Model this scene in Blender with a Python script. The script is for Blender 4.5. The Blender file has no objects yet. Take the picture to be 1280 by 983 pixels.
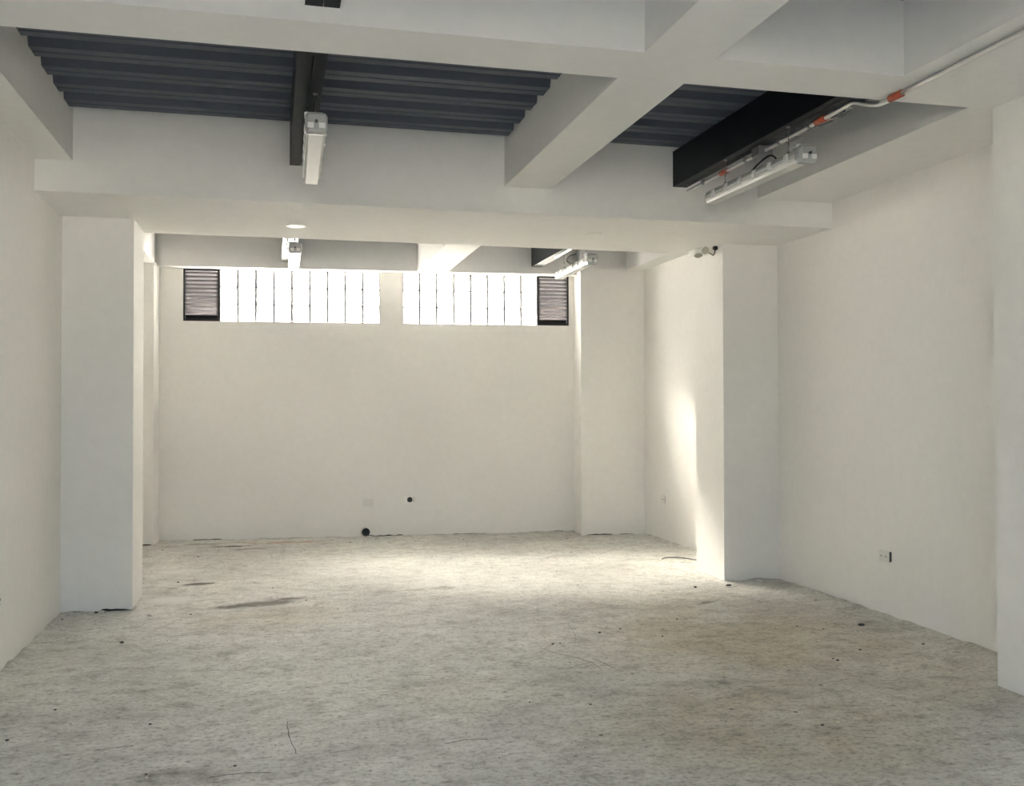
import bpy, bmesh, math, random
from mathutils import Vector, Matrix, noise

# ---------------------------------------------------------------- camera, world, lights, exposure
S = bpy.context.scene
COL = bpy.context.scene.collection
H = 1.5
SKY, GLOW = 1.18, 10.3
F_PX, YAW, PITCH, ROLL = 1211.88, math.radians(13.848), math.radians(.871), math.radians(-.102)


def cam_matrix():
    c, s = math.cos(YAW), math.sin(YAW)
    A = Matrix(((c, -s, 0), (s, c, 0), (0, 0, 1)))
    c, s = math.cos(PITCH), math.sin(PITCH)
    B = Matrix(((1, 0, 0), (0, c, s), (0, -s, c)))
    c, s = math.cos(ROLL), math.sin(ROLL)
    C = Matrix(((c, 0, s), (0, 1, 0), (-s, 0, c)))
    M = C @ B @ A                      # rows: right, forward, up
    R = Matrix((M[0], M[2], -M[1])).transposed()
    return R.to_4x4()


cam_data = bpy.data.cameras.new('camera')
cam = bpy.data.objects.new('camera', cam_data)
COL.objects.link(cam)
cam_data.sensor_width = 36.0
cam_data.sensor_fit = 'HORIZONTAL'
cam_data.lens = 36.0 * F_PX / 1280.0
cam.matrix_world = Matrix.Translation((0, 0, H)) @ cam_matrix()
S.camera = cam

world = bpy.data.worlds.new('sky')
S.world = world
world.use_nodes = True
nt = world.node_tree
nt.nodes.clear()
wo = nt.nodes.new('ShaderNodeOutputWorld')
bg = nt.nodes.new('ShaderNodeBackground')
tc = nt.nodes.new('ShaderNodeTexCoord')
sep = nt.nodes.new('ShaderNodeSeparateXYZ')
cr = nt.nodes.new('ShaderNodeValToRGB')
cr.color_ramp.elements[0].position = 0.0
cr.color_ramp.elements[0].color = (.68, .86, 1.0, 1)
cr.color_ramp.elements[1].position = 0.8
cr.color_ramp.elements[1].color = (.62, .78, 1.0, 1)
nt.links.new(tc.outputs['Generated'], sep.inputs[0])
nt.links.new(sep.outputs['Z'], cr.inputs[0])
nt.links.new(bg.outputs[0], wo.inputs[0])
bg.inputs[1].default_value = SKY

sun_d = bpy.data.lights.new('sun', 'SUN')
sun_d.energy = 175.0
sun_d.angle = math.radians(38)
sun_d.color = (1.0, .915, .80)
sun = bpy.data.objects.new('sun', sun_d)
COL.objects.link(sun)
sun_to = Vector((.66, -.74, -1.0)).normalized()
sun.rotation_euler = (-sun_to).to_track_quat('Z', 'Y').to_euler()
sun.location = (1, 14, 8)
# hazy bright sky around the sun, blue-white away from it
vd = nt.nodes.new('ShaderNodeVectorMath')
vd.operation = 'DOT_PRODUCT'
vd.inputs[1].default_value = -sun_to
nt.links.new(tc.outputs['Generated'], vd.inputs[0])
cl = nt.nodes.new('ShaderNodeMath')
cl.operation = 'MAXIMUM'
cl.inputs[1].default_value = 0
nt.links.new(vd.outputs['Value'], cl.inputs[0])
pw = nt.nodes.new('ShaderNodeMath')
pw.operation = 'POWER'
pw.inputs[1].default_value = 2.0
nt.links.new(cl.outputs[0], pw.inputs[0])
glow = nt.nodes.new('ShaderNodeMix')
glow.data_type = 'RGBA'
glow.blend_type = 'ADD'
glow.clamp_factor = False
nt.links.new(cr.outputs[0], glow.inputs[6])
glow.inputs[7].default_value = (GLOW, GLOW * .965, GLOW * .92, 1)
nt.links.new(pw.outputs[0], glow.inputs[0])
nt.links.new(glow.outputs[2], bg.inputs[0])


def portal(name, loc, rot, sx, sy):
    d = bpy.data.lights.new(name, 'AREA')
    d.shape = 'RECTANGLE'
    d.size, d.size_y = sx, sy
    d.cycles.is_portal = True
    o = bpy.data.objects.new(name, d)
    o.location, o.rotation_euler = loc, rot
    COL.objects.link(o)
    return o


S.view_settings.view_transform = 'Standard'
S.view_settings.look = 'None'
S.view_settings.gamma = 1
S.view_settings.use_curve_mapping = False
S.view_settings.exposure = 2.02
S.cycles.max_bounces = 14
S.cycles.diffuse_bounces = 8
S.cycles.glossy_bounces = 4
S.cycles.transmission_bounces = 8
S.cycles.transparent_max_bounces = 12
S.cycles.caustics_reflective = False
S.cycles.sample_clamp_indirect = 6.0

# ---------------------------------------------------------------- measured layout (metres)
XL, XR = -1.505, 4.29                # side walls
XLB, XRB = -1.275, 3.642             # side beams, inner faces
XC0, XC1 = 1.627, 1.974              # middle beam
XP, XQ = -1.010, 3.771               # pillars by the wide beam, inner faces
YN0, YN1 = 4.084, 4.435              # near cross beam
YB0, YB1 = 6.818, 8.262              # wide cross beam
YP0, YP1 = 7.68, 8.245               # pillars beneath the wide beam
XRN, XS, YS0, YS1 = 2.967, 3.755, 3.86, 4.422
ZB, ZN, ZD, ZT = 2.915, 3.105, 3.44, 3.62
YREAR = -.8
FAR = Matrix.Translation((1, 11.424, 0)) @ Matrix.Rotation(math.radians(-4.1), 4, 'Z')
rnd = random.Random(4)


# ---------------------------------------------------------------- materials
def mat(name, col, rough=.6, metal=0.0, spec=.5):
    m = bpy.data.materials.new(name)
    m.use_nodes = True
    b = m.node_tree.nodes['Principled BSDF']
    b.inputs['Base Color'].default_value = (*col, 1)
    b.inputs['Roughness'].default_value = rough
    b.inputs['Metallic'].default_value = metal
    b.inputs['Specular IOR Level'].default_value = spec
    return m


class NB:
    def __init__(s, m):
        s.t = m.node_tree
        s.b = m.node_tree.nodes['Principled BSDF']

    def n(s, typ, **k):
        x = s.t.nodes.new(typ)
        for a, v in k.items():
            if a.startswith('i_'):
                x.inputs[a[2:].replace('_', ' ')].default_value = v
            else:
                setattr(x, a, v)
        return x

    def l(s, a, b):
        s.t.links.new(a, b)

    def pos(s, scale=(1, 1, 1)):
        g = s.n('ShaderNodeNewGeometry')
        mp = s.n('ShaderNodeMapping')
        mp.inputs['Scale'].default_value = scale
        s.l(g.outputs['Position'], mp.inputs['Vector'])
        return mp.outputs[0]

    def noise(s, vec, scale, detail=4, rough=.55, dist=0):
        x = s.n('ShaderNodeTexNoise')
        x.inputs['Scale'].default_value = scale
        x.inputs['Detail'].default_value = detail
        x.inputs['Roughness'].default_value = rough
        x.inputs['Distortion'].default_value = dist
        s.l(vec, x.inputs['Vector'])
        return x.outputs[0]

    def ramp(s, f, stops):
        r = s.n('ShaderNodeValToRGB')
        e = r.color_ramp.elements
        while len(e) < len(stops):
            e.new(.5)
        for q, (p, c) in zip(e, stops):
            q.position = p
            q.color = (*c, 1) if len(c) == 3 else c
        s.l(f, r.inputs[0])
        return r.outputs[0]

    def mix(s, a, b, f, typ='MIX'):
        x = s.n('ShaderNodeMix', data_type='RGBA', blend_type=typ)
        for v, i in ((f, 0), (a, 6), (b, 7)):
            if isinstance(v, (int, float)):
                x.inputs[i].default_value = v
            elif isinstance(v, tuple):
                x.inputs[i].default_value = (*v, 1)
            else:
                s.l(v, x.inputs[i])
        return x.outputs[2]

    def bump(s, f, strength, dist):
        x = s.n('ShaderNodeBump')
        x.inputs['Strength'].default_value = strength
        x.inputs['Distance'].default_value = dist
        s.l(f, x.inputs['Height'])
        return x


def plaster(name, ca, cb):
    m = mat(name, ca, .72, spec=.3)
    k = NB(m)
    p = k.pos()
    n1 = k.noise(p, .9, 5, .6)
    c = k.mix(ca, cb, k.ramp(n1, [(.35, (0, 0, 0)), (.65, (1, 1, 1))]))
    n2 = k.noise(p, 14, 4, .6)
    c = k.mix(c, k.ramp(n2, [(.3, (.93, .93, .93)), (.7, (1, 1, 1))]), .5, 'MULTIPLY')
    k.l(c, k.b.inputs['Base Color'])
    b1 = k.bump(k.noise(p, 5, 3, .5), .5, .01)
    b2 = k.bump(k.noise(p, 60, 3, .6), .25, .002)
    k.l(b1.outputs[0], b2.inputs['Normal'])
    k.l(b2.outputs[0], k.b.inputs['Normal'])
    return m


M_WALL = plaster('white_wall_paint', (.865, .85, .82), (.84, .823, .792))
M_BEAM = plaster('white_beam_paint', (.85, .842, .82), (.82, .812, .79))
M_GAP = mat('dark_unplastered_concrete', (.035, .032, .028), .95)


def floor_material():
    m = mat('bare_concrete_floor', (.4, .39, .36), .62, spec=.35)
    k = NB(m)
    p = k.pos()
    big = k.noise(p, .55, 4, .55, .4)
    c = k.ramp(big, [(.30, (.56, .54, .51)), (.5, (.655, .635, .595)), (.70, (.76, .735, .69))])
    # trowel sweeps, stretched across the room
    sw = k.noise(k.pos((1.0, 1.35, 1)), 2.1, 8, .66, .5)
    c = k.mix(c, k.ramp(sw, [(.30, (.56, .545, .52)), (.45, (.90, .89, .88)), (.62, (1.05, 1.04, 1.02)), (.8, (1.2, 1.19, 1.17))]), .65, 'MULTIPLY')
    md = k.noise(k.pos((1.0, 1.15, 1)), 7.5, 7, .70, .4)
    c = k.mix(c, k.ramp(md, [(.32, (.62, .60, .575)), (.47, (.97, .96, .95)), (.70, (1.16, 1.16, 1.15))]), .8, 'MULTIPLY')
    at = k.n('ShaderNodeAttribute', attribute_name='stain')
    wn = k.n('ShaderNodeMath', operation='MULTIPLY')
    k.l(at.outputs['Alpha'], wn.inputs[0])
    k.l(k.ramp(k.noise(p, 1.3, 4, .6, .3), [(.25, (.3, .3, .3)), (.65, (1.3, 1.3, 1.3))]), wn.inputs[1])
    c = k.mix(c, k.ramp(wn.outputs[0], [(.1, (.97, 1.0, 1.035)), (.9, (.72, .69, .60))]), 1.0, 'MULTIPLY')
    fl = k.noise(k.pos((1.0, 1.9, 1)), 17, 6, .72, .3)
    c = k.mix(c, k.ramp(fl, [(.35, (.52, .50, .47)), (.45, (.95, .95, .94)), (.6, (1.03, 1.03, 1.02)), (.74, (1.25, 1.24, 1.22))]), .85, 'MULTIPLY')
    fn = k.noise(p, 42, 5, .7)
    c = k.mix(c, k.ramp(fn, [(.36, (.55, .54, .52)), (.46, (1, 1, 1)), (.7, (1.2, 1.2, 1.18))]), .75, 'MULTIPLY')
    # pits and drips of white paint
    vo = k.n('ShaderNodeTexVoronoi')
    vo.inputs['Scale'].default_value = 5.5
    k.l(k.pos((1, 1.3, 1)), vo.inputs['Vector'])
    gate = k.noise(p, 2.3, 2, .5)
    g = k.ramp(gate, [(.5, (0, 0, 0)), (.56, (1, 1, 1))])
    dot = k.ramp(vo.outputs['Distance'], [(.045, (1, 1, 1)), (.075, (0, 0, 0))])
    c = k.mix(c, (.72, .70, .66), k.mix(dot, g, 1.0, 'MULTIPLY'))
    vo2 = k.n('ShaderNodeTexVoronoi')
    vo2.inputs['Scale'].default_value = 3.6
    k.l(k.pos((1, 1.1, 1.7)), vo2.inputs['Vector'])
    dot2 = k.ramp(vo2.outputs['Distance'], [(.03, (1, 1, 1)), (.06, (0, 0, 0))])
    g2 = k.ramp(gate, [(.44, (1, 1, 1)), (.5, (0, 0, 0))])
    c = k.mix(c, (.09, .08, .065), k.mix(dot2, g2, 1.0, 'MULTIPLY'))
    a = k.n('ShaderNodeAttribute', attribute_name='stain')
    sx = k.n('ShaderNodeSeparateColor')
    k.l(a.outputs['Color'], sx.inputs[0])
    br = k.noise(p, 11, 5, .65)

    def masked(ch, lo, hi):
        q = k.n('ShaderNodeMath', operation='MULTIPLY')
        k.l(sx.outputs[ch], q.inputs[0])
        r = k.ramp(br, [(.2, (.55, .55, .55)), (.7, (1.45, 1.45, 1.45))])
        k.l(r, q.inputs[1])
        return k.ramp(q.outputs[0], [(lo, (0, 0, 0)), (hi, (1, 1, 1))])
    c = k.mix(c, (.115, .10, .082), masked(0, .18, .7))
    c = k.mix(c, (.70, .69, .66), masked(1, .15, .85))
    c = k.mix(c, (.47, .30, .21), masked(2, .2, 1.0))
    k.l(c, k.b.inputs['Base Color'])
    b1 = k.bump(sw, .35, .012)
    b2 = k.bump(md, .5, .006)
    b3 = k.bump(fn, .4, .002)
    k.l(b1.outputs[0], b2.inputs['Normal'])
    k.l(b2.outputs[0], b3.inputs['Normal'])
    k.l(b3.outputs[0], k.b.inputs['Normal'])
    rr = k.ramp(md, [(.3, (.75, .75, .75)), (.7, (.52, .52, .52))])
    k.l(rr, k.b.inputs['Roughness'])
    return m


M_FLOOR = floor_material()
M_DECK = mat('blue_grey_deck_paint', (.085, .098, .125), .55, .0, .3)
M_STEEL = mat('black_steel_paint', (.007, .009, .011), .38, 0, .12)
M_HOUS = mat('light_grey_plastic_housing', (.36, .36, .35), .3)
M_CAP = mat('clear_grey_end_cap', (.36, .37, .37), .12)
M_CLIP = mat('clear_clip_plastic', (.70, .70, .69), .2)
M_DIFF = mat('frosted_diffuser', (.56, .55, .52), .3)
M_COND = mat('galvanised_conduit', (.72, .72, .70), .3, .85)
M_RED = mat('red_oxide_coupling', (.42, .085, .04), .5)
M_BLACK = mat('black_rubber', (.01, .01, .01), .5)
M_BOX = mat('grey_cast_box', (.25, .25, .25), .45, .5)
M_WIRE = mat('grey_steel_wire', (.3, .3, .3), .35, .9)
M_WHITE = mat('white_plastic', (.90, .90, .88), .35)
M_LENS = mat('grey_lamp_lens', (.42, .41, .37), .25)
M_PLATE = mat('white_outlet_plate', (.74, .73, .69), .4)
M_SLOT = mat('dark_slots', (.04, .04, .04), .6)
M_ALU = mat('dark_anodised_frame', (.014, .012, .014), .5, .0, .3)
M_SLAT = mat('grey_louvre_slat', (.022, .020, .023), .8, .0, .15)
M_LIP = mat('louvre_lip_highlight', (.50, .47, .52), .35)  # slat highlights put into the colour
M_MORTAR = mat('grey_mortar', (.20, .20, .20), .8)
M_GROUND = mat('pale_paving', (.20, .20, .195), .9)
M_ROOF = mat('roof_concrete', (.35, .34, .32), .9)
M_PEB = mat('dark_debris', (.06, .055, .05), .9)
M_PEBW = mat('pale_plaster_crumb', (.68, .66, .62), .9)
M_LEAF = mat('garden_leaf', (.10, .22, .06), .6)


def glass_block_material():
    m = bpy.data.materials.new('glass_block')
    m.use_nodes = True
    t = m.node_tree
    t.nodes.clear()
    o = t.nodes.new('ShaderNodeOutputMaterial')
    tr = t.nodes.new('ShaderNodeBsdfTransparent')
    tr.inputs[0].default_value = (.96, .97, .96, 1)
    tl = t.nodes.new('ShaderNodeBsdfTranslucent')
    tl.inputs[0].default_value = (.94, .945, .94, 1)
    gl = t.nodes.new('ShaderNodeBsdfGlossy')
    gl.inputs['Roughness'].default_value = .08
    m1 = t.nodes.new('ShaderNodeMixShader')
    m1.inputs[0].default_value = .45
    m2 = t.nodes.new('ShaderNodeMixShader')
    m2.inputs[0].default_value = .10
    t.links.new(tr.outputs[0], m1.inputs[1])
    t.links.new(tl.outputs[0], m1.inputs[2])
    t.links.new(m1.outputs[0], m2.inputs[1])
    t.links.new(gl.outputs[0], m2.inputs[2])
    t.links.new(m2.outputs[0], o.inputs[0])
    return m


M_GLASS = glass_block_material()


# ---------------------------------------------------------------- helpers
def link(name, me, m, parent=None):
    o = bpy.data.objects.new(name, me)
    COL.objects.link(o)
    if m is not None and not me.materials:
        for q in (m if isinstance(m, (list, tuple)) else [m]):
            me.materials.append(q)
    if parent is not None:
        o.parent = parent
    return o


def finish(bm, name, m, parent=None, smooth=False):
    me = bpy.data.meshes.new(name)
    bmesh.ops.recalc_face_normals(bm, faces=bm.faces)
    bm.to_mesh(me)
    bm.free()
    if smooth:
        for p in me.polygons:
            p.use_smooth = True
    return link(name, me, m, parent)


def abox(bm, x0, x1, y0, y1, z0, z1, mx=None, mi=0):
    v = [Vector((x, y, z)) for z in (z0, z1) for x, y in ((x0, y0), (x1, y0), (x1, y1), (x0, y1))]
    if mx:
        v = [mx @ q for q in v]
    v = [bm.verts.new(q) for q in v]
    fs = []
    for f in ((3, 2, 1, 0), (4, 5, 6, 7), (0, 1, 5, 4), (1, 2, 6, 5), (2, 3, 7, 6), (3, 0, 4, 7)):
        fa = bm.faces.new([v[i] for i in f])
        fa.material_index = mi
        fs.append(fa)
    return v, fs


def box(name, x0, x1, y0, y1, z0, z1, m, parent=None, mx=None, bevel=0, seg=1):
    bm = bmesh.new()
    abox(bm, x0, x1, y0, y1, z0, z1, mx)
    if bevel:
        bmesh.ops.bevel(bm, geom=bm.edges[:], offset=bevel, segments=seg, profile=.5, affect='EDGES')
    return finish(bm, name, m, parent)


def cyl(bm, a, b, r, n=12, r2=None, mi=0, caps=True):
    a, b = Vector(a), Vector(b)
    d = (b - a).normalized()
    u = d.orthogonal().normalized()
    w = d.cross(u)
    r2 = r if r2 is None else r2
    A = [bm.verts.new(a + (u * math.cos(t) + w * math.sin(t)) * r) for t in [2 * math.pi * i / n for i in range(n)]]
    B = [bm.verts.new(b + (u * math.cos(t) + w * math.sin(t)) * r2) for t in [2 * math.pi * i / n for i in range(n)]]
    for i in range(n):
        f = bm.faces.new((A[i], A[(i + 1) % n], B[(i + 1) % n], B[i]))
        f.smooth = True
        f.material_index = mi
    if caps:
        for f in (bm.faces.new(A[::-1]), bm.faces.new(B)):
            f.material_index = mi


def smooth_path(pts, sub=6):
    pts = [Vector(p) for p in pts]
    out = []
    for i in range(len(pts) - 1):
        p0, p1, p2, p3 = pts[max(i - 1, 0)], pts[i], pts[i + 1], pts[min(i + 2, len(pts) - 1)]
        for j in range(sub):
            t = j / sub
            out.append(.5 * ((2 * p1) + (p2 - p0) * t + (2 * p0 - 5 * p1 + 4 * p2 - p3) * t * t + (3 * p1 - p0 - 3 * p2 + p3) * t ** 3))
    out.append(pts[-1])
    return out


def tube(name, pts, r, m, parent=None, n=10, curve=True):
    P = smooth_path(pts) if curve else [Vector(p) for p in pts]
    bm = bmesh.new()
    prev = None
    u = None
    for i, p in enumerate(P):
        d = (P[min(i + 1, len(P) - 1)] - P[max(i - 1, 0)]).normalized()
        u = d.orthogonal().normalized() if u is None else (u - d * u.dot(d)).normalized()
        w = d.cross(u)
        ring = [bm.verts.new(p + (u * math.cos(t) + w * math.sin(t)) * r) for t in [2 * math.pi * k / n for k in range(n)]]
        if prev:
            for k in range(n):
                f = bm.faces.new((prev[k], prev[(k + 1) % n], ring[(k + 1) % n], ring[k]))
                f.smooth = True
        else:
            bm.faces.new(ring[::-1])
        prev = ring
    bm.faces.new(prev)
    me = bpy.data.meshes.new(name)
    bm.normal_update()
    bm.to_mesh(me)
    bm.free()
    return link(name, me, m, parent)


def tag(o, label=None, cat=None, group=None, kind=None):
    for k, v in (('label', label), ('category', cat), ('group', group), ('kind', kind)):
        if v:
            o[k] = v
    return o


def thing(name, label, cat, loc=(0, 0, 0), rotz=0, group=None):
    o = bpy.data.objects.new(name, None)
    o.empty_display_size = .05
    COL.objects.link(o)
    o.location = loc
    o.rotation_euler = (0, 0, rotz)
    return tag(o, label, cat, group)


def struct(o, label, cat='structure'):
    return tag(o, label, cat, kind='structure')


def plastered(name, x0, x1, y0, y1, z1, m, label, cat, gaps=(), mx=None, faces='', seed=0, zbase=-.02):
    """Solid plaster body whose bottom edge is uneven; gaps lift the edge over a dark recess.
    gaps: (side, from, to, height); side is one of 's' (y0) 'e' (x1) 'n' (y1) 'w' (x0)"""
    loop = []
    st = .025

    def seg(a, b):
        n = max(1, int(abs(b - a) / st))
        return [a + (b - a) * i / n for i in range(n)]
    for x in seg(x0, x1):
        loop.append((x, y0, 's', x))
    for y in seg(y0, y1):
        loop.append((x1, y, 'e', y))
    for x in seg(x1, x0):
        loop.append((x, y1, 'n', x))
    for y in seg(y1, y0):
        loop.append((x0, y, 'w', y))
    bm = bmesh.new()
    bot, top = [], []
    for x, y, side, t in loop:
        z = zbase
        for gs, a, b, hh in gaps:
            if gs == side and a <= t <= b:
                e = min(1, (t - a) / .04, (b - t) / .04)
                if a <= min(x0, y0) + .001 or True:
                    z = max(z, (hh * (.55 + .9 * max(0, noise.noise(Vector((t * 14, seed, 1.3))) + .35))) * max(.25, e))
        p = Vector((x, y, z))
        q = Vector((x, y, z1))
        if mx:
            p, q = mx @ p, mx @ q
        bot.append(bm.verts.new(p))
        top.append(bm.verts.new(q))
    n = len(loop)
    for i in range(n):
        bm.faces.new((bot[i], bot[(i + 1) % n], top[(i + 1) % n], top[i]))
    bm.faces.new(top)
    o = finish(bm, name, m)
    struct(o, label, cat)
    ins = .02
    if gaps:
        box('concrete_core', x0 + ins, x1 - ins, y0 + ins, y1 - ins, -.03, .12, M_GAP, o, mx)
    return o


# ---------------------------------------------------------------- floor
STAINS = [  # x, y, rx, ry, angle, channel, strength
    (-.15, 7.69, .30, .10, .25, 0, 1.0), (.12, 7.86, .20, .06, .1, 0, .7),
    (-.62, 8.70, .15, .06, .2, 0, .9), (-.80, 8.55, .07, .035, 0, 0, .9),
    (-.42, 11.0, .22, .06, 0, 0, .9), (-.75, 11.25, .25, .04, 0, 0, .7), (-.30, 10.75, .2, .05, 0, 0, .6),
    (-.78, 8.05, .17, .17, .3, 1, 1.0), (-.5, 5.95, .22, .30, .2, 1, .38), (.25, 5.5, .2, .25, 0, 1, .25),
    (-1.15, 6.3, .25, .2, 0, 1, .3), (-.9, 9.4, .25, .2, 0, 1, .6),
    (.15, 11.15, .45, .10, -.05, 2, .8), (-.2, 11.3, .3, .05, 0, 2, .5),
    (3.2, 6.9, .25, .05, .3, 0, .5), (2.8, 5.9, .2, .07, 0, 0, .35), (1.2, 6.7, .3, .08, .2, 0, .35),
    (-.4, 4.2, .35, .12, 0, 0, .35), (2.4, 4.9, .35, .1, 0, 0, .35), (1.3, 8.0, .3, .1, 0, 0, .35),
]


def build_floor():
    x0, x1, y0, y1 = XL - .1, XR + .1, YREAR, 11.9
    st = .03
    nx, ny = int((x1 - x0) / st), int((y1 - 3.0) / st)
    ys = [y0 + i * .25 for i in range(int((3.0 - y0) / .25))] + [3.0 + (y1 - 3.0) * j / ny for j in range(ny + 1)]
    xs = [x0 + (x1 - x0) * i / nx for i in range(nx + 1)]
    verts, cols = [], []
    tt = math.tan(math.radians(4.1))

    def wall_dist(x, y):
        d = min(abs(x - XL), abs(x - XR), 11.424 - tt * (x - 1) - y)
        for a, b, c, e in ((XL, XP, YP0, YP1), (XQ, XR, YP0, YP1), (XS, XR, YS0, YS1)):
            dx = max(a - x, 0, x - b)
            dy = max(c - y, 0, y - e)
            d = min(d, math.hypot(dx, dy))
        return max(d, 0)
    for y in ys:
        for x in xs:
            n1 = noise.noise(Vector((x * 1.1, y * 1.1, 0)))
            n2 = noise.noise(Vector((x * 6, y * 6, 3)))
            n3 = noise.noise(Vector((x * 19, y * 19, 7)))
            z = n1 * .004 + n2 * .0016 + n3 * .0008 - .002
            d = wall_dist(x, y)
            e = max(0, 1 - d / (.05 + .05 * max(0, n2 + .2)))
            right = 1.0 if (x > 3 or x < -1.2) else .35
            z += e * e * (.010 + .018 * max(0, n2 + .3)) * right
            verts.append((x, y, z))
            c = [0, 0, 0]
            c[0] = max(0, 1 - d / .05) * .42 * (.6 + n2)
            for sx, sy, rx, ry, an, ch, sg in STAINS:
                dx, dy = x - sx, y - sy
                if abs(dx) > 1.2 or abs(dy) > 1.2:
                    continue
                u = dx * math.cos(an) + dy * math.sin(an)
                v = -dx * math.sin(an) + dy * math.cos(an)
                g = sg * math.exp(-((u / rx) ** 2 + (v / ry) ** 2)) * (1 + .8 * n2 + .6 * n3)
                c[ch] = max(c[ch], g)
            worn = 0
            for wx, wy, wr, wq in ((3.1, 5.6, 1.1, 1.5), (2.3, 4.2, .9, .7), (1.0, 5.0, .5, .4), (0, 7.2, .6, .6)):
                worn = max(worn, math.exp(-((x - wx) / wr) ** 2 - ((y - wy) / wq) ** 2) * (1 if wx > 2 else .5))
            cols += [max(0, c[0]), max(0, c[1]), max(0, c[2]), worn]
    w = len(xs)
    faces = [(j * w + i, j * w + i + 1, (j + 1) * w + i + 1, (j + 1) * w + i) for j in range(len(ys) - 1) for i in range(w - 1)]
    me = bpy.data.meshes.new('floor')
    me.from_pydata(verts, [], faces)
    a = me.color_attributes.new('stain', 'FLOAT_COLOR', 'POINT')
    a.data.foreach_set('color', cols)
    for p in me.polygons:
        p.use_smooth = True
    o = link('floor', me, M_FLOOR)
    struct(o, 'bare mottled grey concrete floor with stains and scratches', 'floor')
    return o


floor = build_floor()
box('slab_base', XL - .3, XR + .3, YREAR - .2, 12.0, -.30, -.06, M_ROOF, floor)


def crack(pts, w=.006):
    """hairline: a thin sunken-looking sliver of dark grit following the slab surface"""
    P = smooth_path([(x, y, .0) for x, y in pts], 10)
    bm = bmesh.new()
    prev = None
    for i, p in enumerate(P):
        d = (P[min(i + 1, len(P) - 1)] - P[max(i - 1, 0)]).normalized()
        s = Vector((-d.y, d.x, 0)) * w * (.3 + .9 * abs(noise.noise(p * 17)))
        p = p + Vector((noise.noise(p * 9), noise.noise(p * 9 + Vector((5, 5, 5))), 0)) * .008
        n1 = noise.noise(Vector((p.x * 1.1, p.y * 1.1, 0))) * .004 + noise.noise(Vector((p.x * 6, p.y * 6, 3))) * .0016 + noise.noise(Vector((p.x * 19, p.y * 19, 7))) * .0008 - .002
        z = n1 + .0012
        r = [bm.verts.new((p.x - s.x, p.y - s.y, z - .002)), bm.verts.new((p.x, p.y, z)), bm.verts.new((p.x + s.x, p.y + s.y, z - .002))]
        if prev:
            for k in range(2):
                bm.faces.new((prev[k], prev[k + 1], r[k + 1], r[k]))
        prev = r
    return finish(bm, 'crack', M_PEB, floor)


crack([(.068, 4.78), (.075, 4.6), (.10, 4.33)])
crack([(1.66, 5.75), (1.80, 5.52), (1.83, 5.30)], .004)
crack([(1.86, 5.55), (1.92, 5.30)], .004)
crack([(-.25, 4.15), (-.12, 4.17), (.0, 4.14)], .006)
crack([(-.75, 4.6), (-.6, 4.62)], .005)
crack([(.75, 4.3), (.85, 4.33), (.95, 4.31)], .006)
crack([(2.0, 6.5), (1.93, 6.1), (1.80, 5.75)], .002)

# ---------------------------------------------------------------- walls, pillars, beams
wl = plastered('wall_left', XL - .22, XL, YREAR, 11.9, ZT, M_WALL, 'long plain white wall on the left of the room', 'wall', zbase=-.03)
wr = plastered('wall_right', XR, XR + .22, YREAR, 11.9, ZT, M_WALL, 'long white wall on the right behind the pillars', 'wall', zbase=-.03)

WX = [-.993, -.599, 1.218, 1.479, 3.1, 3.484]       # window edges along the far wall
WZ0, WZ1 = 2.494, 3.092
ca = math.cos(math.radians(4.1))
WL = [(x - 1) / ca for x in WX]
x_l, x_r = (XL - .25 - 1) / ca, (XR + .25 - 1) / ca


def far_wall():
    wall = plastered('wall_far', x_l, x_r, 0, .2, WZ0, M_WALL,
                     'white end wall below the two high glass block windows', 'wall',
                     gaps=[('s', -1.9, -1.55, .012), ('s', -1.2, -.3, .006), ('s', .05, .5, .012), ('s', .75, 1.5, .006), ('s', 2.2, 2.5, .008)], mx=FAR, seed=5)
    bm = bmesh.new()
    for a, b in ((x_l, WL[0]), (WL[2], WL[3]), (WL[5], x_r)):
        abox(bm, a, b, 0, .2, WZ0, WZ1, FAR)
    abox(bm, x_l, x_r, 0, .2, WZ1, ZT, FAR)
    finish(bm, 'wall_head', M_WALL, wall)
    return wall


wf = far_wall()
box('trim_1', x_l, x_r, -.165, 0, ZN - .013, ZT, M_BEAM, None, FAR)
struct(bpy.data.objects['trim_1'], 'white beam along the top of the far end wall', 'beam')

# rear wall behind the camera with its wide street opening
OX0, OX1, OZ = -1.45, 1.35, 2.5
rb = bmesh.new()
abox(rb, XL - .22, OX0, YREAR - .2, YREAR, -.03, ZT)
abox(rb, OX1, XR + .22, YREAR - .2, YREAR, -.03, ZT)
abox(rb, OX0, OX1, YREAR - .2, YREAR, OZ, ZT)
struct(finish(rb, 'wall_rear', M_WALL), 'white street-side wall around the wide entrance opening', 'wall')
portal('entrance_portal', ((OX0 + OX1) / 2, YREAR - .1, OZ / 2), (math.radians(90), 0, 0), OX1 - OX0, OZ)
for a, b in ((WL[0], WL[2]), (WL[3], WL[5])):
    po = portal('window_portal', FAR @ Vector(((a + b) / 2, .19, (WZ0 + WZ1) / 2)), (0, 0, 0), b - a, WZ1 - WZ0)
    po.rotation_euler = (math.radians(-90), 0, math.radians(-4.1))

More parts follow.
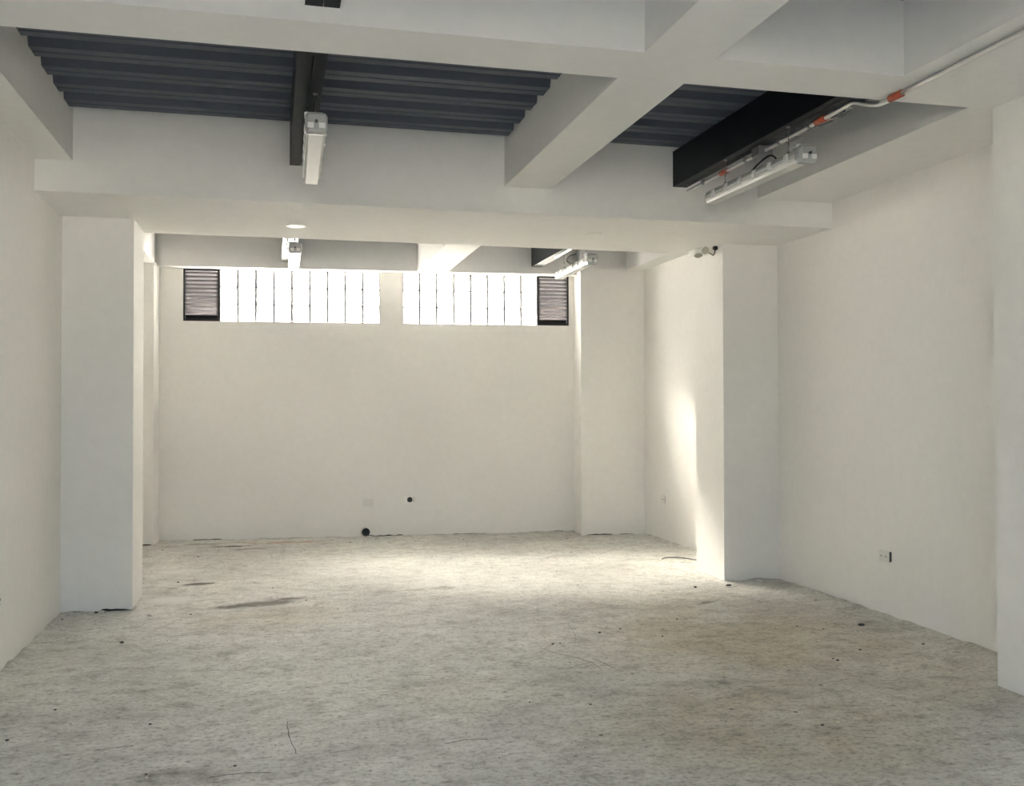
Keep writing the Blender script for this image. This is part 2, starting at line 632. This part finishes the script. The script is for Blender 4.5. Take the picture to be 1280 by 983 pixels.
plastered('pillar', XL - .02, XP, YP0, YP1, ZB + .01, M_WALL, 'white square pillar against the left wall under the wide beam', 'pillar',
          gaps=[('s', -1.25, XP, .022), ('e', YP0, YP1, .012), ('s', -1.4, -1.3, .006)], seed=1)
plastered('pillar', XQ, XR + .02, YP0, YP1, ZB + .01, M_WALL, 'white square pillar against the right wall under the wide beam', 'pillar',
          gaps=[('w', YP0 + .1, YP1 - .08, .014), ('s', XQ, XQ + .22, .008), ('s', XR - .1, XR, .008)], seed=2)
plastered('pillar', XS, XR + .02, YS0, YS1, ZN + .01, M_WALL, 'white pillar at the right edge nearest the viewer', 'pillar',
          gaps=[('w', YS0, YS1, .020)], seed=3)
plastered('pillar', (XL - .05 - 1) / ca, (-1.248 - 1) / ca, -.32, .02, ZN + .01, M_WALL, 'slim white pillar in the far left corner', 'pillar',
          gaps=[('s', -2.5, -2.2, .012)], mx=FAR, seed=4)
plastered('pillar', (3.544 - 1) / ca, x_r, -.36, .02, ZT - .02, M_WALL, 'broad white pillar in the far right corner', 'pillar',
          gaps=[('s', 2.60, 2.95, .012), ('w', -.36, 0, .008), ('s', 3.0, 3.2, .006)], mx=FAR, seed=6)

Z2 = ZT
b = box('ceiling_beam', XL - .01, XR + .01, YB0, YB1, ZB, Z2, M_BEAM)
struct(b, 'very wide white beam crossing the middle of the room on the two pillars', 'beam')
b = box('ceiling_beam', XL - .01, XR + .01, YN0, YN1, ZN, Z2, M_BEAM)
struct(b, 'narrow white cross beam nearest the viewer, along the top edge', 'beam')
b = box('ceiling_beam', XC0, XC1, YN1, YB0, ZN, Z2, M_BEAM)
struct(b, 'white lengthwise beam between the two cross beams, right of middle', 'beam')
b = box('ceiling_beam', XC0, XC1, 1.7, YN0, ZN, Z2, M_BEAM)
struct(b, 'white lengthwise beam running off the top of the picture', 'beam')
b = box('ceiling_beam', XC0, XC1, YB1, 11.27, ZN - .015, Z2, M_BEAM)
struct(b, 'white lengthwise beam in the back bay, meeting the far wall between the windows', 'beam')
b = box('ceiling_beam', XL - .01, XLB, YN1, YB0, ZN + .015, Z2, M_BEAM)
struct(b, 'white beam along the left wall in front of the wide beam', 'beam')
b = box('ceiling_beam', XL - .01, XLB, YB1, 11.35, ZN - .005, Z2, M_BEAM)
struct(b, 'white beam along the left wall in the back bay', 'beam')
b = box('ceiling_beam', XRB, XR + .01, YN1, YB0, ZN + .012, Z2, M_BEAM)
struct(b, 'white beam along the right wall in front of the wide beam', 'beam')
b = box('ceiling_beam', 4.075, XR + .01, YB1, 10.85, 3.135, Z2, M_BEAM)
struct(b, 'slim white beam along the right wall in the back bay', 'beam')
b = box('ceiling_beam', XRN, XR + .01, 1.7, YN0, ZN, Z2, M_BEAM)
struct(b, 'broad white beam in the top right corner with the conduit below it', 'beam')
b = box('ceiling_beam', XL - .01, XLB, 1.7, YN0, ZN, Z2, M_BEAM)
struct(b, 'white beam along the left wall above the viewer', 'beam')
b = box('ceiling_beam', XL - .01, XR + .01, 1.35, 1.7, ZN, Z2, M_BEAM)
struct(b, 'white cross beam above the viewer', 'beam')
b = box('ceiling_slab', XL - .22, XR + .22, YREAR, 1.35, 3.44, Z2, M_BEAM)
struct(b, 'flat white slab above the entrance', 'ceiling')
b = box('roof_slab', XL - .3, XR + .3, YREAR - .25, 12.0, Z2, Z2 + .15, M_ROOF)
struct(b, 'concrete roof slab over the steel deck', 'roof')
b = box('shading_upper_storeys', XL - .3, XR + .3, YREAR - .25, 12.0, Z2 + .15, 30.0, M_BEAM)  # unseen floors, added this tall so their shadow covers the street
struct(b, 'unseen white upper floors above the room, made tall to shade the street', 'building')
for xa, xb, lab in ((-40, XL - .32, 'unseen tall block added on the left to shade the street'), (XR + .32, 40, 'unseen tall block added on the right to shade the street')):
    b = box('street_shade_block', xa, xb, YREAR - .25, 12.0, -.28, 30.0, M_ROOF)  # unseen blocks added to keep the sun off the paving in front
    struct(b, lab, 'building')
b = box('ground', -40, 40, -40, 60, -.45, -.28, M_GROUND)
struct(b, 'pale paving outside the building', 'ground')

# ---------------------------------------------------------------- corrugated steel deck
PITCH_D, LOW, UPP, WEB = .305, .155, .10, .025
PHASE = 6.005


def deck_sheet(x0, x1, ya, yb, parent):
    """one sheet of trapezoidal decking, ribs running along x"""
    prof = []
    k0 = int((ya - PHASE) / PITCH_D) - 2
    k1 = int((yb - PHASE) / PITCH_D) + 2
    for k in range(k0, k1 + 1):
        c = PHASE + k * PITCH_D
        prof += [(c - LOW / 2 - WEB, ZD + .062), (c - LOW / 2, ZD), (c - .012, ZD), (c - .006, ZD + .006), (c + .006, ZD + .006), (c + .012, ZD),
                 (c + LOW / 2, ZD), (c + LOW / 2 + WEB, ZD + .062),
                 (c + PITCH_D / 2 - .012, ZD + .062), (c + PITCH_D / 2 - .006, ZD + .056), (c + PITCH_D / 2 + .006, ZD + .056), (c + PITCH_D / 2 + .012, ZD + .062)]
    out = []
    for i in range(len(prof) - 1):
        (y0, z0), (y1, z1) = prof[i], prof[i + 1]
        if y1 <= ya or y0 >= yb:
            continue
        if y0 < ya:
            z0 += (z1 - z0) * (ya - y0) / (y1 - y0)
            y0 = ya
        if not out:
            out.append((y0, z0))
        if y1 > yb:
            z1 = z0 + (z1 - z0) * (yb - y0) / (y1 - y0)
            y1 = yb
        out.append((y1, z1))
    bm = bmesh.new()
    rows = []
    for y, z in out:
        rows.append([bm.verts.new((x0, y, z)), bm.verts.new((x1, y, z)), bm.verts.new((x1, y, z + .004)), bm.verts.new((x0, y, z + .004))])
    for a, b2 in zip(rows, rows[1:]):
        bm.faces.new((a[0], a[1], b2[1], b2[0]))
        bm.faces.new((a[3], b2[3], b2[2], a[2]))
        bm.faces.new((a[0], b2[0], b2[3], a[3]))
        bm.faces.new((a[1], a[2], b2[2], b2[1]))
    bm.faces.new(rows[0])
    bm.faces.new(rows[-1][::-1])
    return finish(bm, 'deck_sheet', M_DECK, parent)


deck = bpy.data.objects.new('ceiling', None)
COL.objects.link(deck)
struct(deck, 'dark blue-grey corrugated steel deck between the white beams', 'ceiling')
edges = [PHASE + PITCH_D * (k + .5) for k in range(-16, 20, 3)]


def deck_bay(x0, x1, y0, y1):
    cuts = [y0] + [e for e in edges if y0 + .1 < e < y1 - .1] + [y1]
    for a, b2 in zip(cuts, cuts[1:]):
        deck_sheet(x0, x1, a, b2, deck)


deck_bay(XLB, XC0, YN1, YB0)
deck_bay(XC1, XRB, YN1, YB0)
deck_bay(XLB, XC0, 1.7, YN0)
deck_bay(XC1, XRN, 1.7, YN0)
deck_bay(XLB, XC0, YB1, 11.16)
deck_bay(XC1, 4.075, YB1, 11.08)
box('deck_topping', XL, XR, 1.35, 11.4, ZD + .075, ZT, M_ROOF, deck)

# ---------------------------------------------------------------- steel beams under the deck
ZS0 = 3.172


def channel(bm, xw, xf, y0, y1, t=.006, lip=.0):
    """C channel: web at xw, flanges reaching to xf"""
    s = 1 if xf > xw else -1
    prof = [(xw, ZS0), (xf, ZS0), (xf, ZS0 + .022), (xf - s * t, ZS0 + .022), (xf - s * t, ZS0 + t), (xw + s * t, ZS0 + t), (xw + s * t, ZD - t), (xf - s * t, ZD - t), (xf - s * t, ZD - .022), (xf, ZD - .022), (xf, ZD - .0005), (xw, ZD - .0005)]
    A = [bm.verts.new((x, y0, z)) for x, z in prof]
    B = [bm.verts.new((x, y1, z)) for x, z in prof]
    n = len(prof)
    for i in range(n):
        bm.faces.new((A[i], A[(i + 1) % n], B[(i + 1) % n], B[i]))
    bm.faces.new(A[::-1])
    bm.faces.new(B)


def steel_beam(label, x0, xm, x1, y0, y1):
    t = thing('steel_beam', label, 'beam', group=None)
    for xw, xf in ((x0, xm - .0015), (x1, xm + .0015)):
        if xf is None:
            continue
        bm = bmesh.new()
        channel(bm, xw, xf, y0, y1)
        o = finish(bm, 'channel', M_STEEL, t)
    bm = bmesh.new()
    yy = y0 + .25
    while yy < y1 - .1:
        abox(bm, xm - .006, xm + .006, yy, yy + .04, ZS0 - .002, ZS0 + .003)
        yy += .4
    finish(bm, 'weld_bead', M_STEEL, t)
    return tag(t, kind='structure')


steel_beam('black steel box beam above the left front lamp', .108, .183, .250, YN1, YB0)
steel_beam('black steel beam above the right front lamp and conduit', 2.940, 2.995, 3.050, YN1, YB0)
steel_beam('black steel beam end cut by the top edge of the picture', .125, .20, .268, 1.7, YN0)
steel_beam('black steel beam above the left lamp in the back bay', .09, .165, .24, YB1, 11.30)
steel_beam('black steel beam above the right lamp in the back bay', 2.97, 3.03, 3.09, YB1, 11.08)

# ---------------------------------------------------------------- windows
def window(num, a, b, ncol, louver_left, label):
    w = bpy.data.objects.new('window_%d' % num, None)
    COL.objects.link(w)
    w.matrix_world = FAR
    struct(w, label, 'window')
    gw = (b - a) / ncol
    gh = (WZ1 - WZ0) / 3
    j, jh = .0125, .006
    me = None
    for r in range(3):
        for c in range(ncol):
            if me is None:
                bm = bmesh.new()
                abox(bm, -gw / 2 + j, gw / 2 - j, -.038, .038, -gh / 2 + jh, gh / 2 - jh)
                bmesh.ops.bevel(bm, geom=[e for e in bm.edges if abs(e.verts[0].co.y - e.verts[1].co.y) < 1e-6], offset=.007, segments=1, affect='EDGES')
                g = finish(bm, 'glass_block', M_GLASS, w)
                me = g.data
            else:
                g = link('glass_block', me, None, w)
            g.location = (a + gw * (c + .5), .055, WZ0 + gh * (r + .5))
    bm = bmesh.new()
    for c in range(ncol + 1):
        x = a + gw * c
        abox(bm, x - j + (j if c == 0 else 0), x + j - (j if c == ncol else 0), .012, .088, WZ0, WZ1)
    for r in range(4):
        z = WZ0 + gh * r
        for c in range(ncol):
            abox(bm, a + gw * c + j, a + gw * (c + 1) - j, .012, .088, z - (0 if r == 0 else jh), z + (0 if r == 3 else jh))
    finish(bm, 'mortar_joint', M_MORTAR, w)
    return w


window(1, WL[1], WL[2], 9, True, 'left high window of nine columns of glass blocks')
window(2, WL[3], WL[4], 8, False, 'right high window of eight columns of glass blocks')


def louver(a, b, label, n=12):
    t = thing('louver_vent', label, 'louver')
    t.matrix_world = FAR @ Matrix.Translation((0, 0, 0))
    fr = .02
    for x0, x1, z0, z1 in ((a, a + fr, WZ0, WZ1), (b - fr, b, WZ0, WZ1), (a + fr, b - fr, WZ0, WZ0 + .035), (a + fr, b - fr, WZ1 - .02, WZ1)):
        box('frame_bar', x0 + .001, x1 - .001, .006, .075, z0 + .001, z1 - .001, M_ALU, t)
    me = None
    h = (WZ1 - WZ0 - .055) / n
    for i in range(n):
        if me is None:
            bm = bmesh.new()
            R = Matrix.Rotation(math.radians(-38), 4, 'X')
            abox(bm, 0, b - a - 2 * fr, -.033, .033, -.002, .002, R)
            abox(bm, 0, b - a - 2 * fr, -.031, -.026, .010, .031, None, 1)  # added lip, its pale colour stands for the highlight on each slat
            s = finish(bm, 'slat', [M_SLAT, M_LIP], t)
            me = s.data
        else:
            s = link('slat', me, None, t)
        s.location = (a + fr, .043, WZ0 + .035 + h * (i + .5))
    for x in (a + fr + .008, b - fr - .008):
        bm = bmesh.new()
        cyl(bm, (x, .008, WZ0 + .06), (x, .008, WZ1 - .05), .003, 6)
        finish(bm, 'link_rod', M_ALU, t)
    return t


louver(WL[0], WL[1], 'dark louvred vent left of the left glass block window')
louver(WL[4], WL[5], 'dark louvred vent right of the right glass block window')


# ---------------------------------------------------------------- sealed batten lamps
def extrude_profile(name, prof, y0, y1, m, parent, smooth=False):
    bm = bmesh.new()
    A = [bm.verts.new((x, y0, z)) for x, z in prof]
    B = [bm.verts.new((x, y1, z)) for x, z in prof]
    n = len(prof)
    for i in range(n):
        f = bm.faces.new((A[i], A[(i + 1) % n], B[(i + 1) % n], B[i]))
        f.smooth = smooth
    bm.faces.new(A[::-1])
    bm.faces.new(B)
    return finish(bm, name, m, parent)


def make_lamp(name, label, L=1.24):
    """sealed batten, origin at its top centre, running along y"""
    t = thing(name, label, 'lamp', group='sealed batten lamps hung under the steel beams')
    W = .052
    hous = [(-W, -.045), (-W * .98, -.03), (-W * .8, -.012), (-W * .45, 0), (W * .45, 0), (W * .8, -.012), (W * .98, -.03), (W, -.045)]
    extrude_profile('housing', hous, -L / 2 + .04, L / 2 - .02, M_HOUS, t)
    diff = [(-W * .86, -.0455), (W * .86, -.0455), (W * .80, -.070), (W * .70, -.086), (-W * .70, -.086), (-W * .80, -.070)]
    extrude_profile('diffuser', diff, -L / 2 + .055, L / 2 - .015, M_DIFF, t)
    # rounded near cap with screw
    bm = bmesh.new()
    capp = [(-W, -.05), (-W, -.016), (-W * .78, 0), (W * .78, 0), (W, -.016), (W, -.05)]
    for i, (s, y) in enumerate(((1.06, .062), (1.1, .05), (1.1, .012), (.98, 0), (.8, -.008))):
        ring = [bm.verts.new((x * s, -L / 2 + y, (z + .045) * s - .045)) for x, z in capp + [(W * .98, -.072), (W * .84, -.092), (-W * .84, -.092), (-W * .98, -.072)]]
        if i:
            for k in range(len(ring)):
                f = bm.faces.new((pr_[k], pr_[(k + 1) % len(ring)], ring[(k + 1) % len(ring)], ring[k]))
        else:
            bm.faces.new(ring)
        pr_ = ring
    bm.faces.new(pr_[::-1])
    finish(bm, 'end_cap', M_CAP, t)
    bm = bmesh.new()
    cyl(bm, (0, -L / 2 - .008, -.045), (0, -L / 2 - .022, -.045), .008, 8)
    finish(bm, 'gland', M_SLOT, t)
    for sx in (-.55, .55):
        box('cap_window', W * sx - .016, W * sx + .016, -L / 2 - .012, -L / 2 - .004, -.078, -.050, M_CLIP, t, bevel=.002)
    box('bracket', -W * 1.15, W * .7, -L / 2 + .03, -L / 2 + .10, -.006, .014, M_CLIP, t, bevel=.004)
    rim = [(-W * 1.04, -.040), (W * 1.04, -.040), (W * 1.04, -.050), (-W * 1.04, -.050)]
    extrude_profile('sealing_rim', rim, -L / 2 + .05, L / 2 - .012, M_CLIP, t)
    me = None
    for s in (-1, 1):
        for i in range(6):
            y = -L / 2 + .16 + i * (L - .30) / 5
            if me is None:
                bm = bmesh.new()
                pts = [(0, -.018), (.010, -.020), (.013, -.045), (.010, -.066), (.004, -.068), (.004, -.050), (.004, -.030)]
                A = [bm.verts.new((x, -.018, z)) for x, z in pts]
                B = [bm.verts.new((x, .018, z)) for x, z in pts]
                for k in range(len(pts)):
                    bm.faces.new((A[k], A[(k + 1) % len(pts)], B[(k + 1) % len(pts)], B[k]))
                bm.faces.new(A[::-1])
                bm.faces.new(B)
                c = finish(bm, 'clip', M_CLIP, t)
                me = c.data
            else:
                c = link('clip', me, None, t)
            c.location = (s * W * .93, y, 0)
            c.rotation_euler = (0, 0, 0 if s > 0 else math.pi)
    return t


def hang(t, y, ztop, x=0.0):
    bm = bmesh.new()
    cyl(bm, (x, y, .012), (x, y, ztop), .0028, 6)
    cyl(bm, (x, y, -.002), (x, y, .018), .010, 8)
    cyl(bm, (x, y, .055), (x, y, .075), .006, 8)
    cyl(bm, (x, y, ztop - .01), (x, y, ztop), .012, 8)
    finish(bm, 'hanger_rod', M_WIRE, t)


def dup(o, parent=None, skip=('hanger_rod', 'power_cable')):
    c = o.copy()
    COL.objects.link(c)
    c.parent = parent
    for ch in o.children:
        if not ch.name.startswith(skip):
            dup(ch, c)
    return c


ZL_ = 3.00
lamp = make_lamp('batten_lamp', 'sealed batten lamp hanging before the wide beam, left of middle')
l2, l3, l4 = dup(lamp), dup(lamp), dup(lamp)


def place(t, loc, rotz, label, rotx=0.0):
    t.location = loc
    t.rotation_euler = (rotx, 0, rotz)
    t['label'] = label


place(lamp, (.222, 5.62, ZL_), math.radians(-1.0), 'sealed batten lamp hanging before the wide beam, seen nearly end-on')
place(l2, (2.965, 5.58, ZL_), math.radians(1.0), 'sealed batten lamp seen lengthwise beneath the red-jointed conduit')
place(l3, (.20, 9.72, 3.02), math.radians(-.5), 'sealed batten lamp in the back bay, over the left glass block window')
place(l4, (3.045, 9.62, 3.0), math.radians(-1), 'sealed batten lamp in the back bay, by the right louvred vent')
for t in (lamp, l2, l3, l4):
    for y in (-.40, .40):
        hang(t, y, ZS0 - t.location.z)
tube('power_cable', [(.0, .06, .0), (.035, .02, .05), (.065, -.06, .085), (.075, -.12, .06), (.04, -.18, .01), (0, -.16, -.004)], .006, M_BLACK, l2)
tube('power_cable', [(-.02, -.28, -.002), (-.05, -.22, .05), (-.06, -.14, .09), (-.06, -.08, .12)], .005, M_BLACK, lamp)
tube('power_cable', [(-.01, -.36, 0), (-.05, -.30, -.01), (-.075, -.24, .02), (-.07, -.25, .06), (-.06, -.3, .09)], .006, M_BLACK, l3)
tube('power_cable', [(-.03, -.20, 0), (-.06, -.10, -.02), (-.10, -.05, .02), (-.10, -.14, .05), (-.06, -.24, .06)], .006, M_BLACK, l4)


# ---------------------------------------------------------------- conduits
def coupling(parent, a, b):
    bm = bmesh.new()
    cyl(bm, a, b, .0185, 14)
    return tag(finish(bm, 'coupling', M_RED, parent), label='red-brown threaded coupling')


def junction(parent, c, s=(.05, .05, .035), m=M_BOX):
    o = box('junction_box', c[0] - s[0], c[0] + s[0], c[1] - s[1], c[1] + s[1], c[2] - s[2], c[2] + s[2], m, parent, bevel=.008)
    for dx in (-.6, .6):
        for dy in (-.6, .6):
            bm = bmesh.new()
            cyl(bm, (c[0] + dx * s[0], c[1] + dy * s[1], c[2] - s[2] - .003), (c[0] + dx * s[0], c[1] + dy * s[1], c[2] - s[2] + .002), .005, 6)
            finish(bm, 'screw', M_WIRE, o)
    return o


cd = thing('conduit', 'silver conduit with red couplings, under the broad beam and along the black steel beam', 'conduit')
zc1, zc2 = ZN - .018, 3.140
tube('pipe', [(3.085, 1.75, zc1), (3.085, 2.6, zc1), (3.085, 3.4, zc1), (3.083, 4.0, zc1), (3.082, 4.30, zc1)], .0125, M_COND, cd, curve=False)
tube('pipe', [(3.082, 4.30, zc1), (3.08, 4.38, zc1 - .004), (3.068, 4.45, zc1 - .002), (3.045, 4.52, zc1 + .022), (3.028, 4.60, zc2), (3.03, 4.70, zc2), (3.04, 5.2, zc2), (3.046, 5.60, zc2)], .0125, M_COND, cd)
tube('pipe', [(3.046, 5.68, zc2), (3.05, 6.2, zc2), (3.052, 6.79, zc2)], .0125, M_COND, cd)
coupling(cd, (3.083, 4.26, zc1), (3.083, 4.36, zc1))
coupling(cd, (3.034, 4.88, zc2), (3.035, 4.98, zc2))
coupling(cd, (3.049, 6.13, zc2), (3.050, 6.23, zc2))
junction(cd, (3.048, 5.64, zc2), (.05, .055, .034))
for y in (4.64, 5.05, 5.40, 5.85, 6.5):
    bm = bmesh.new()
    abox(bm, 3.02, 3.085, y - .012, y + .012, zc2 + .013, zc2 + .018)
    cyl(bm, (3.04, y - .012, zc2), (3.04, y + .012, zc2), .016, 12)
    finish(bm, 'clamp', M_WIRE, cd)
for y in (2.6,):
    bm = bmesh.new()
    abox(bm, 3.055, 3.115, y - .01, y + .01, ZN - .004, ZN - .001)
    cyl(bm, (3.085, y - .01, zc1), (3.085, y + .01, zc1), .016, 12)
    finish(bm, 'clamp', M_WIRE, cd)
# steel tabs that hang below the conduit
for y in (4.80, 5.0, 5.33):
    box('bracket', 3.075, 3.10, y - .10, y + .02, zc2 - .012, zc2 - .006, M_BOX, cd)

for x, y, lab in ((.125, 9.28, 'short conduit with grey box above the left lamp in the back bay'), (3.005, 8.98, 'short conduit with grey box above the right lamp in the back bay')):
    c2 = thing('conduit', lab, 'conduit')
    tube('pipe', [(x, YB1 + .01, 3.15), (x, 8.9, 3.15), (x, y - .05, 3.15)], .0125, M_COND, c2, curve=False)
    tube('pipe', [(x, y + .05, 3.15), (x, 10.2, 3.15)], .0125, M_COND, c2, curve=False)
    junction(c2, (x, y, 3.14), (.038, .05, .03))
    box('coupling', x - .018, x + .018, y - .12, y - .05, 3.132, 3.168, M_CAP, c2, bevel=.004)

# ---------------------------------------------------------------- small round blanks on the wide beam
for x, y, lab in ((.17, 7.664, 'white round blank cover on the wide beam soffit, left of middle'),
                  (2.535, 7.495, 'white round blank cover on the wide beam soffit, right of middle'),
                  (3.20, 7.42, 'faint flush round blank cover on the wide beam soffit nearest the right pillar')):
    bm = bmesh.new()
    hgt = .010 if x < 1 else (.004 if x < 3 else .002)
    cyl(bm, (x, y, ZB), (x, y, ZB - hgt), .078 if x < 1 else .066, 32, .070 if x < 1 else .060)
    t = finish(bm, 'cover_plate', M_WHITE if x < 1 else M_BEAM)
    tag(t, lab, 'cover plate')

# ---------------------------------------------------------------- emergency light
em = thing('emergency_light', 'white twin-head emergency light high on the right pillar', 'emergency light', (3.70, 7.95, 2.86))
box('body', -.055, .069, .0, .17, .002, .053, M_WHITE, em, bevel=.008, seg=2)
for nm, a, d, r in (('lamp_head', (-.040, -.012, .012), Vector((-.05, -.45, -1)), .043), ('lamp_head', (.0, -.055, .032), Vector((-.05, -1, -.35)), .039)):
    d = d.normalized()
    a = Vector(a)
    bm = bmesh.new()
    cyl(bm, a - d * .035, a + d * .012, r * .7, 20, r)
    cyl(bm, a + d * .012, a + d * .026, r, 20, r)
    hd = finish(bm, nm, M_WHITE, em)
    bm = bmesh.new()
    cyl(bm, a + d * .0265, a + d * .031, r * .86, 20, r * .8)
    finish(bm, 'lens', M_LENS, hd)
bm = bmesh.new()
cyl(bm, (.0695, -.16, .034), (.042, -.16, .034), .019, 14)
cyl(bm, (.042, -.16, .034), (.036, -.16, .034), .015, 14)
finish(bm, 'plug', M_BLACK, em)
tube('cord', [(.050, -.165, .018), (.045, -.168, -.008), (.042, -.145, -.026), (.042, -.11, -.014), (.03, -.06, .012)], .0045, M_BLACK, em)


# ---------------------------------------------------------------- outlets
def outlet(label, mx, w=.118, h=.082, blank=False, lift=.010, m=M_PLATE, yaw=0.0):
    """plate built in its own x-z plane facing -y"""
    t = thing('wall_outlet', label, 'outlet')
    t.matrix_world = mx
    box('back_box', -w / 2 + .006, w / 2 - .006, -.001, -lift, -h / 2 + .006, h / 2 - .006, M_SLOT, t)
    p = box('plate', -w / 2, w / 2, -lift - .006, -lift, -h / 2, h / 2, m, t, bevel=.002)
    for dx in (() if blank else (-.028, .028)):
        box('socket', dx - .020, dx + .020, -lift - .008, -lift - .006, -.016, .016, m, p)
        for q in (-.007, .007):
            box('slot', dx + q - .0015, dx + q + .0015, -lift - .0092, -lift - .008, -.006, .007, M_SLOT, p)
    return t


RZ = Matrix.Rotation(math.radians(-90), 4, 'Z')       # faces -x
outlet('white double socket plate standing off the right wall beyond the nearest pillar', Matrix.Translation((XR, 6.14, .428)) @ RZ, lift=.022)
outlet('small white socket plate low on the right wall of the back bay', Matrix.Translation((XR, 10.25, .46)) @ RZ, w=.11, h=.095, lift=.003)
outlet('white socket plate on the left wall at the picture edge', Matrix.Translation((XL, 6.0, .42)) @ Matrix.Rotation(math.radians(90), 4, 'Z'), lift=.003)


def far_pt(x, z):
    lx = (x - 1) / ca
    return FAR @ Matrix.Translation((lx, 0, z))


outlet('flush white blank plate on the far wall, left of the open box', far_pt(1.085, .395), w=.115, h=.08, blank=True, lift=.006, m=M_PLATE)
# open box with hole
ob = thing('wall_box', 'open white wall box with a black hole, low on the far wall', 'wall box')
ob.matrix_world = far_pt(1.565, .42)
for a, b2, c, d in ((-.058, .058, .032, .042), (-.058, .058, -.042, -.032), (-.058, -.030, -.032, .032), (.030, .058, -.032, .032)):
    box('box_rim', a, b2, -.010, -.001, c, d, M_PEBW if a > 0 else M_WHITE, ob)
bm = bmesh.new()
cyl(bm, (0, -.002, 0), (0, -.006, 0), .031, 18)
finish(bm, 'hole', M_BLACK, ob)
box('metal_tab', .028, .050, -.012, -.008, .005, .022, M_COND, ob)
# drain stub
ds = thing('drain_pipe', 'black drain pipe mouth at the foot of the far wall', 'pipe')
ds.matrix_world = far_pt(1.055, .052)
bm = bmesh.new()
N = 24
R0, R1 = .047, .036
rings = []
for r, y in ((R0, 0), (R0, -.03), (R1, -.03), (R1, -.003)):
    rings.append([bm.verts.new((r * math.cos(2 * math.pi * i / N), y, r * math.sin(2 * math.pi * i / N))) for i in range(N)])
for a, b2 in zip(rings, rings[1:]):
    for i in range(N):
        bm.faces.new((a[i], a[(i + 1) % N], b2[(i + 1) % N], b2[i]))
bm.faces.new(rings[-1])
finish(bm, 'pipe_mouth', M_BLACK, ds)
bm = bmesh.new()
for i in range(14):
    a = math.radians(100 + i * 9)
    c = Vector((math.cos(a) * .055, -.008, math.sin(a) * .055))
    bmesh.ops.create_icosphere(bm, subdivisions=1, radius=.010 + rnd.random() * .004, matrix=Matrix.Translation(c))
finish(bm, 'filler_rim', M_PEBW, ds)


# ---------------------------------------------------------------- debris on the floor
def crumb(label, cat, loc, size, m, sq=.5, name='plaster_crumb'):
    bm = bmesh.new()
    bmesh.ops.create_icosphere(bm, subdivisions=2, radius=size)
    sd = rnd.random() * 50
    for v in bm.verts:
        k = 1 + .45 * noise.noise(v.co * (1.2 / size) + Vector((sd, 0, 0)))
        v.co = Vector((v.co.x * k * 1.2, v.co.y * k, v.co.z * k * sq))
    o = finish(bm, name, m)
    o.location = (loc[0], loc[1], size * sq * .55 + .001)
    o.rotation_euler = (0, 0, rnd.random() * 6)
    return tag(o, label, cat)


crumb('pale plaster lump in the dark crack at the foot of the left pillar', 'rubble', (-1.215, YP0 - .025), .022, M_PEBW)
crumb('dark lump beside the crack at the foot of the left pillar', 'rubble', (-1.255, YP0 - .03), .014, M_PEB)
crumb('pale crumb under the black drain pipe on the far wall', 'rubble', (1.08, 11.33), .030, M_PEBW, .4)
crumb('smaller pale crumb on the floor right of the drain pipe', 'rubble', (1.16, 11.22), .018, M_PEBW, .4)
crumb('dark chip on the floor in front of the left pillar', 'rubble', (-.937, 6.641), .013, M_PEB)
crumb('dark chip by the corner of the right pillar', 'rubble', (3.72, 7.50), .020, M_PEB, .4)
crumb('dark chip a step in front of the right pillar', 'rubble', (3.42, 7.50), .014, M_PEB, .4)
crumb('dark chip by the right wall beside the nearest pillar', 'rubble', (4.16, 4.75), .016, M_PEB, .5)
crumb('dark flake on the floor below the right wall socket', 'rubble', (3.93, 5.92), .022, M_PEB, .3)
crumb('white paint lump on the floor right of the left pillar', 'rubble', (-.86, 7.45), .014, M_PEBW, .4)
cb = tube('cable_scrap', [(3.72, 8.93, .010), (3.80, 8.99, .012), (3.93, 8.95, .010), (4.02, 8.82, .008), (4.06, 8.70, .006)], .006, M_BOX)
tag(cb, 'thin curved scrap of cable on the floor behind the right pillar', 'cable')
bm = bmesh.new()
for i in range(150):
    y = 3.8 + rnd.random() * 7.2
    x = XL + .05 + rnd.random() * (XR - XL - .1)
    if (x < XP + .03 or x > XQ - .03) and YP0 - .05 < y < YP1 + .03 or (x > XS - .03 and y < YS1 + .03):
        continue
    s = .003 + rnd.random() ** 2 * .006
    f0 = len(bm.faces)
    bmesh.ops.create_icosphere(bm, subdivisions=1, radius=s, matrix=Matrix.Translation((x, y, s * .3)) @ Matrix.Diagonal((1.3, 1, .6, 1)))
    mi = 1 if rnd.random() < .4 else 0
    bm.faces.ensure_lookup_table()
    for f in bm.faces[f0:]:
        f.material_index = mi
gr = finish(bm, 'grit', [M_PEB, M_PEBW])
tag(gr, 'scattered dark and pale grit across the concrete floor', 'grit', kind='stuff')
